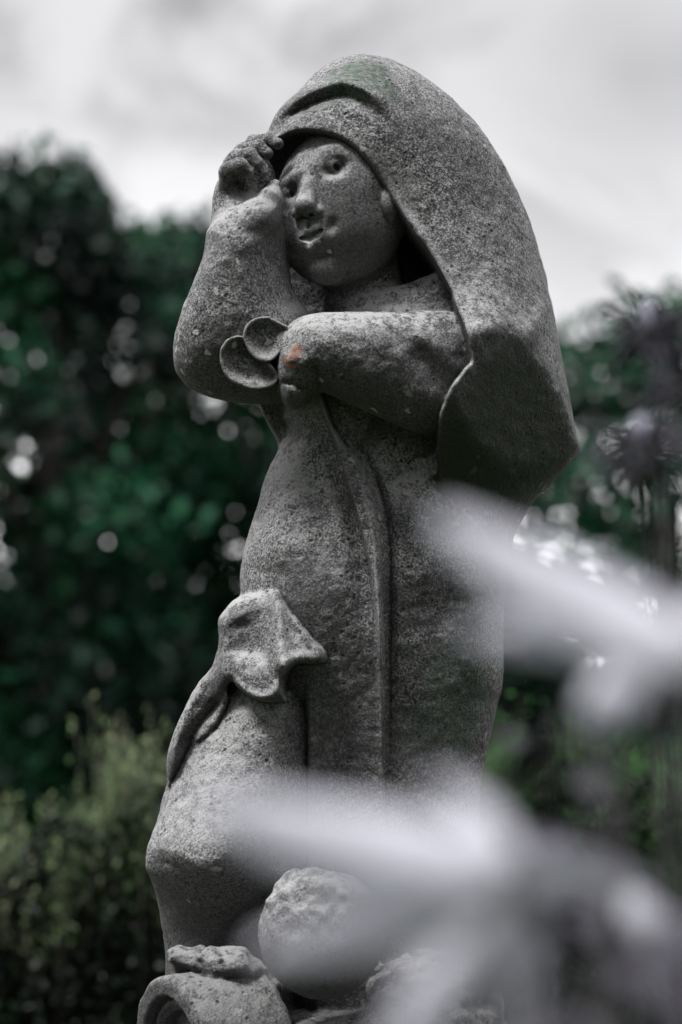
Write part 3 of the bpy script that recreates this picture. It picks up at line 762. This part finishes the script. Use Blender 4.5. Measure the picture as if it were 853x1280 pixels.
white_flower('largest white flower, low in front of the statue skirt and stone ball', 636, 1088, .76,
    [(250, 1004, .00, .030, .03, .5), (545, 972, .03, .014, .04, -.2), (322, 1188, .01, .021, .03, .6), (480, 1330, .00, .021, .02, .3), (810, 1118, .03, .010, .03, .4), (650, 1350, .02, .014, .04, .3)], 720, .82)
def bud(label, px, py, dist, r, footx, footd, tilt=.3):
    c = pt(px, py, dist); t = empty('flower_bud', c); tag(t, label, 'flower bud', 'white flower buds')
    V, F = [], []; nu, nv = 14, 16
    for i in range(nu + 1):
        f = i / nu; rr = r * math.sin(math.pi * f) ** .8 * (1.05 - .35 * f)
        for j in range(nv):
            a = 2 * math.pi * j / nv; q = rr * (1 + .07 * math.cos(5 * a)); z = (f - .5) * 2.6 * r
            V.append((c.x + q * math.cos(a) + tilt * z, c.y + q * math.sin(a), c.z + z))
    for i in range(nu):
        for j in range(nv): a = i * nv + j; b = i * nv + (j + 1) % nv; F.append((a, b, b + nv, a + nv))
    mesh_obj('bud', V, F, PET, t)
    tube('calyx', [(c.x - tilt * 1.5 * r, c.y, c.z - 1.5 * r), (c.x - tilt * 1.1 * r, c.y, c.z - 1.1 * r), (c.x - tilt * .7 * r, c.y, c.z - .7 * r)], [.002, r * .6, r * .62], STEM, t, 10)
    g = pt(footx, 1280, footd); stem_down(t, (c.x - tilt * 1.3 * r, c.y, c.z - 1.3 * r), (g.x, g.y, 0))
bud('round white bud below the long petal at the right', 766, 866, .90, .0120, 900, .96)
bud('dim white bud low at the right edge', 806, 1150, 1.0, .0100, 930, .86, -.4)
def spiky_head(label, px, py, dist, r, footx, footd, seed):
    c = pt(px, py, dist); t = empty('spiky_flower', c); tag(t, label, 'flower', 'dark spiky flower heads')
    rng = random.Random(seed); V, F = [], []
    nu, nv = 10, 14
    for i in range(nu + 1):
        f = i / nu
        for j in range(nv):
            a = 2 * math.pi * j / nv; q = r * .34 * math.sin(math.pi * f) ** .7 * (1 + .12 * math.sin(7 * a + i * 2)); V.append((c.x + q * math.cos(a), c.y + q * math.sin(a), c.z + (f - .4) * r * 1.1))
    for i in range(nu):
        for j in range(nv): a = i * nv + j; b = i * nv + (j + 1) % nv; F.append((a, b, b + nv, a + nv))
    mesh_obj('cone', V, F, HEADM, t)
    V, F = [], []
    for k in range(96):
        a = k * 2.399; el = rng.uniform(-.9, .7); L = r * rng.uniform(.8, 1.5); d = Vector((math.cos(a) * math.cos(el), math.sin(a) * math.cos(el), math.sin(el))); s = d.cross(Vector((0, 0, 1))).normalized(); wv = r * .07
        p0 = c + d * r * .2 - Vector((0, 0, r * .1)); m = c + d * L * .6 + Vector((0, 0, -.02 * r)); e = c + d * L - Vector((0, 0, .18 * r)); i0 = len(V)
        V += [tuple(p0 - s * wv * .5), tuple(p0 + s * wv * .5), tuple(m + s * wv), tuple(m - s * wv), tuple(e), tuple(m + Vector((0, 0, wv * .8)))]
        F += [(i0, i0 + 1, i0 + 2, i0 + 5), (i0, i0 + 5, i0 + 3), (i0 + 5, i0 + 2, i0 + 4), (i0 + 5, i0 + 4, i0 + 3)]
    mesh_obj('bracts', V, F, BRACT, t, smooth=False)
    g = pt(footx, 1280, footd); stem_down(t, c, (g.x, g.y, 0), .0014, .002)
HEADM = flat_mat('lavender_cone', (.16, .16, .21), (.30, .30, .37), 120)
spiky_head('upper dark spiky flower head against the sky at the right edge', 816, 412, 1.75, .034, 880, 1.8, 1)
spiky_head('spiky flower head with a lavender cone, second from the top at the right', 802, 562, 1.60, .034, 880, 1.66, 2)
spiky_head('spiky flower head cut by the right edge beside the bokeh', 866, 482, 1.7, .030, 960, 1.7, 3)
# leafy stems of the same border, dark and out of focus
def leafy_stem(label, px, py, dist, h, seed):
    rng = np.random.RandomState(seed); p = pt(px, py, dist); t = empty('border_plant', (p.x, p.y, 0)); tag(t, label, 'plant', 'dark leafy stems at the right edge')
    ln = rng.uniform(-.04, .04)
    tube('stem', [(p.x, p.y, 0), (p.x + ln, p.y, p.z * .5), (p.x, p.y, p.z)], [.005, .004, .002], STEM, t, 8)
    V, F = [], []
    for k in range(26):
        z = p.z - h * k / 26; a = k * 2.4 + seed; L = .035 + .03 * rng.rand() + .0012 * k; d = Vector((math.cos(a), math.sin(a), rng.uniform(-.1, .6))).normalized(); s = d.cross(Vector((0, 0, 1))).normalized(); b = Vector((p.x, p.y, z)); i0 = len(V)
        for f, w_ in ((0, .1), (.3, .8), (.6, .9), (.85, .5), (1, .02)):
            c = b + d * L * f - Vector((0, 0, L * .5 * f * f)); V += [tuple(c - s * w_ * L * .22), tuple(c + Vector((0, 0, -.004 * w_))), tuple(c + s * w_ * L * .22)]
        for q in range(4): F += [(i0 + q * 3, i0 + q * 3 + 1, i0 + q * 3 + 4, i0 + q * 3 + 3), (i0 + q * 3 + 1, i0 + q * 3 + 2, i0 + q * 3 + 5, i0 + q * 3 + 4)]
    mesh_obj('leaves', V, F, BRACT, t)
for k, (px, py, d, h, lb) in enumerate([(888, 680, 1.0, .6, 'tallest dark leafy stem at the right edge'), (690, 900, 1.3, .12, 'thin dark leafy stem just right of the statue skirt'),
        (655, 1130, 1.05, .4, 'short dark leafy stem beside the statue foot'),
        (745, 1190, .9, .4, 'lowest dark leafy stem in the bottom right corner')]):
    leafy_stem(lb, px, py, d, h, 40 + k)

# ---- sky and light
w = bpy.data.worlds.new('World'); sc.world = w; w.use_nodes = True; nt = w.node_tree; g = N(nt); bg = nt.nodes['Background']
SUN_EL, SUN_AZ = R_(58), R_(-38)          # azimuth from +Y towards +X; behind the statue's left
sky = g.n('ShaderNodeTexSky', sky_type='NISHITA'); sky.sun_disc = False; sky.sun_elevation = SUN_EL; sky.sun_rotation = SUN_AZ
tc = g.n('ShaderNodeTexCoord'); D = tc.outputs['Generated']
sp = g.n('ShaderNodeSeparateXYZ'); nt.links.new(D, sp.inputs[0]); dx, dy, dz = sp.outputs
mp = g.n('ShaderNodeMapping'); nt.links.new(D, mp.inputs[0]); mp.inputs['Scale'].default_value = (1, 1, 1.5); mp.inputs['Location'].default_value = (.3, .1, .05)
n1 = g.noise(mp.outputs[0], 7.5, 6, .58, .6)
el = g.math('ADD', dz, g.math('MULTIPLY', g.math('SUBTRACT', n1, .5), .28))
low = g.ramp(el, .33, .19)                                   # bright band low in the sky
ahead = g.ramp(dy, -.1, .85)
val = g.math('ADD', g.ramp(n1, .38, .60, .46, .94), g.math('MULTIPLY', g.math('MULTIPLY', low, ahead), .42))
val = g.math('ADD', val, g.math('MULTIPLY', g.math('MULTIPLY', g.ramp(dz, .205, .165), ahead), 1.9))
up = g.ramp(dz, .35, .9, 0, 1.4); val = g.math('ADD', val, up)
val = g.math('MULTIPLY', val, g.ramp(dy, -.6, .3, .45, 1.0))
cd_ = (pt(800, 95, 5) - CAMP).normalized(); dsn = g.n('ShaderNodeVectorMath', operation='DISTANCE'); nt.links.new(D, dsn.inputs[0]); dsn.inputs[1].default_value = cd_
val = g.math('MULTIPLY', val, g.ramp(g.math('ADD', dsn.outputs['Value'], g.math('MULTIPLY', n1, .12)), .03, .17, .6, 1))
toph = g.math('MULTIPLY', g.ramp(dz, .20, .32), g.ramp(dz, .60, .45)); val = g.math('MULTIPLY', val, g.math('SUBTRACT', 1.0, g.math('MULTIPLY', toph, .12)))
cmb = g.n('ShaderNodeCombineColor'); 
g.put(cmb.inputs[0], g.math('MULTIPLY', val, .985)); g.put(cmb.inputs[1], g.math('MULTIPLY', val, .975)); g.put(cmb.inputs[2], g.math('MULTIPLY', val, 1.0))
sk = g.mix(1.0, rgb(0, 0, 0), sky.outputs[0]); 
sc2 = g.n('ShaderNodeVectorMath', operation='SCALE'); nt.links.new(sky.outputs[0], sc2.inputs[0]); sc2.inputs['Scale'].default_value = .004
ad = g.n('ShaderNodeVectorMath', operation='ADD'); nt.links.new(cmb.outputs[0], ad.inputs[0]); nt.links.new(sc2.outputs[0], ad.inputs[1])
nt.links.new(ad.outputs[0], bg.inputs[0]); bg.inputs[1].default_value = 1.0
sd = bpy.data.lights.new('sun', 'SUN'); sd.energy = 3.7; sd.angle = R_(14); sd.color = (1, .985, .97); so = bpy.data.objects.new('sun', sd); COL.objects.link(so)
sv = Vector((-.40, -.36, .84)).normalized()
so.rotation_euler = (-sv).to_track_quat('-Z', 'Y').to_euler()
sky.sun_elevation = math.asin(sv.z); sky.sun_rotation = math.atan2(sv.x, sv.y)
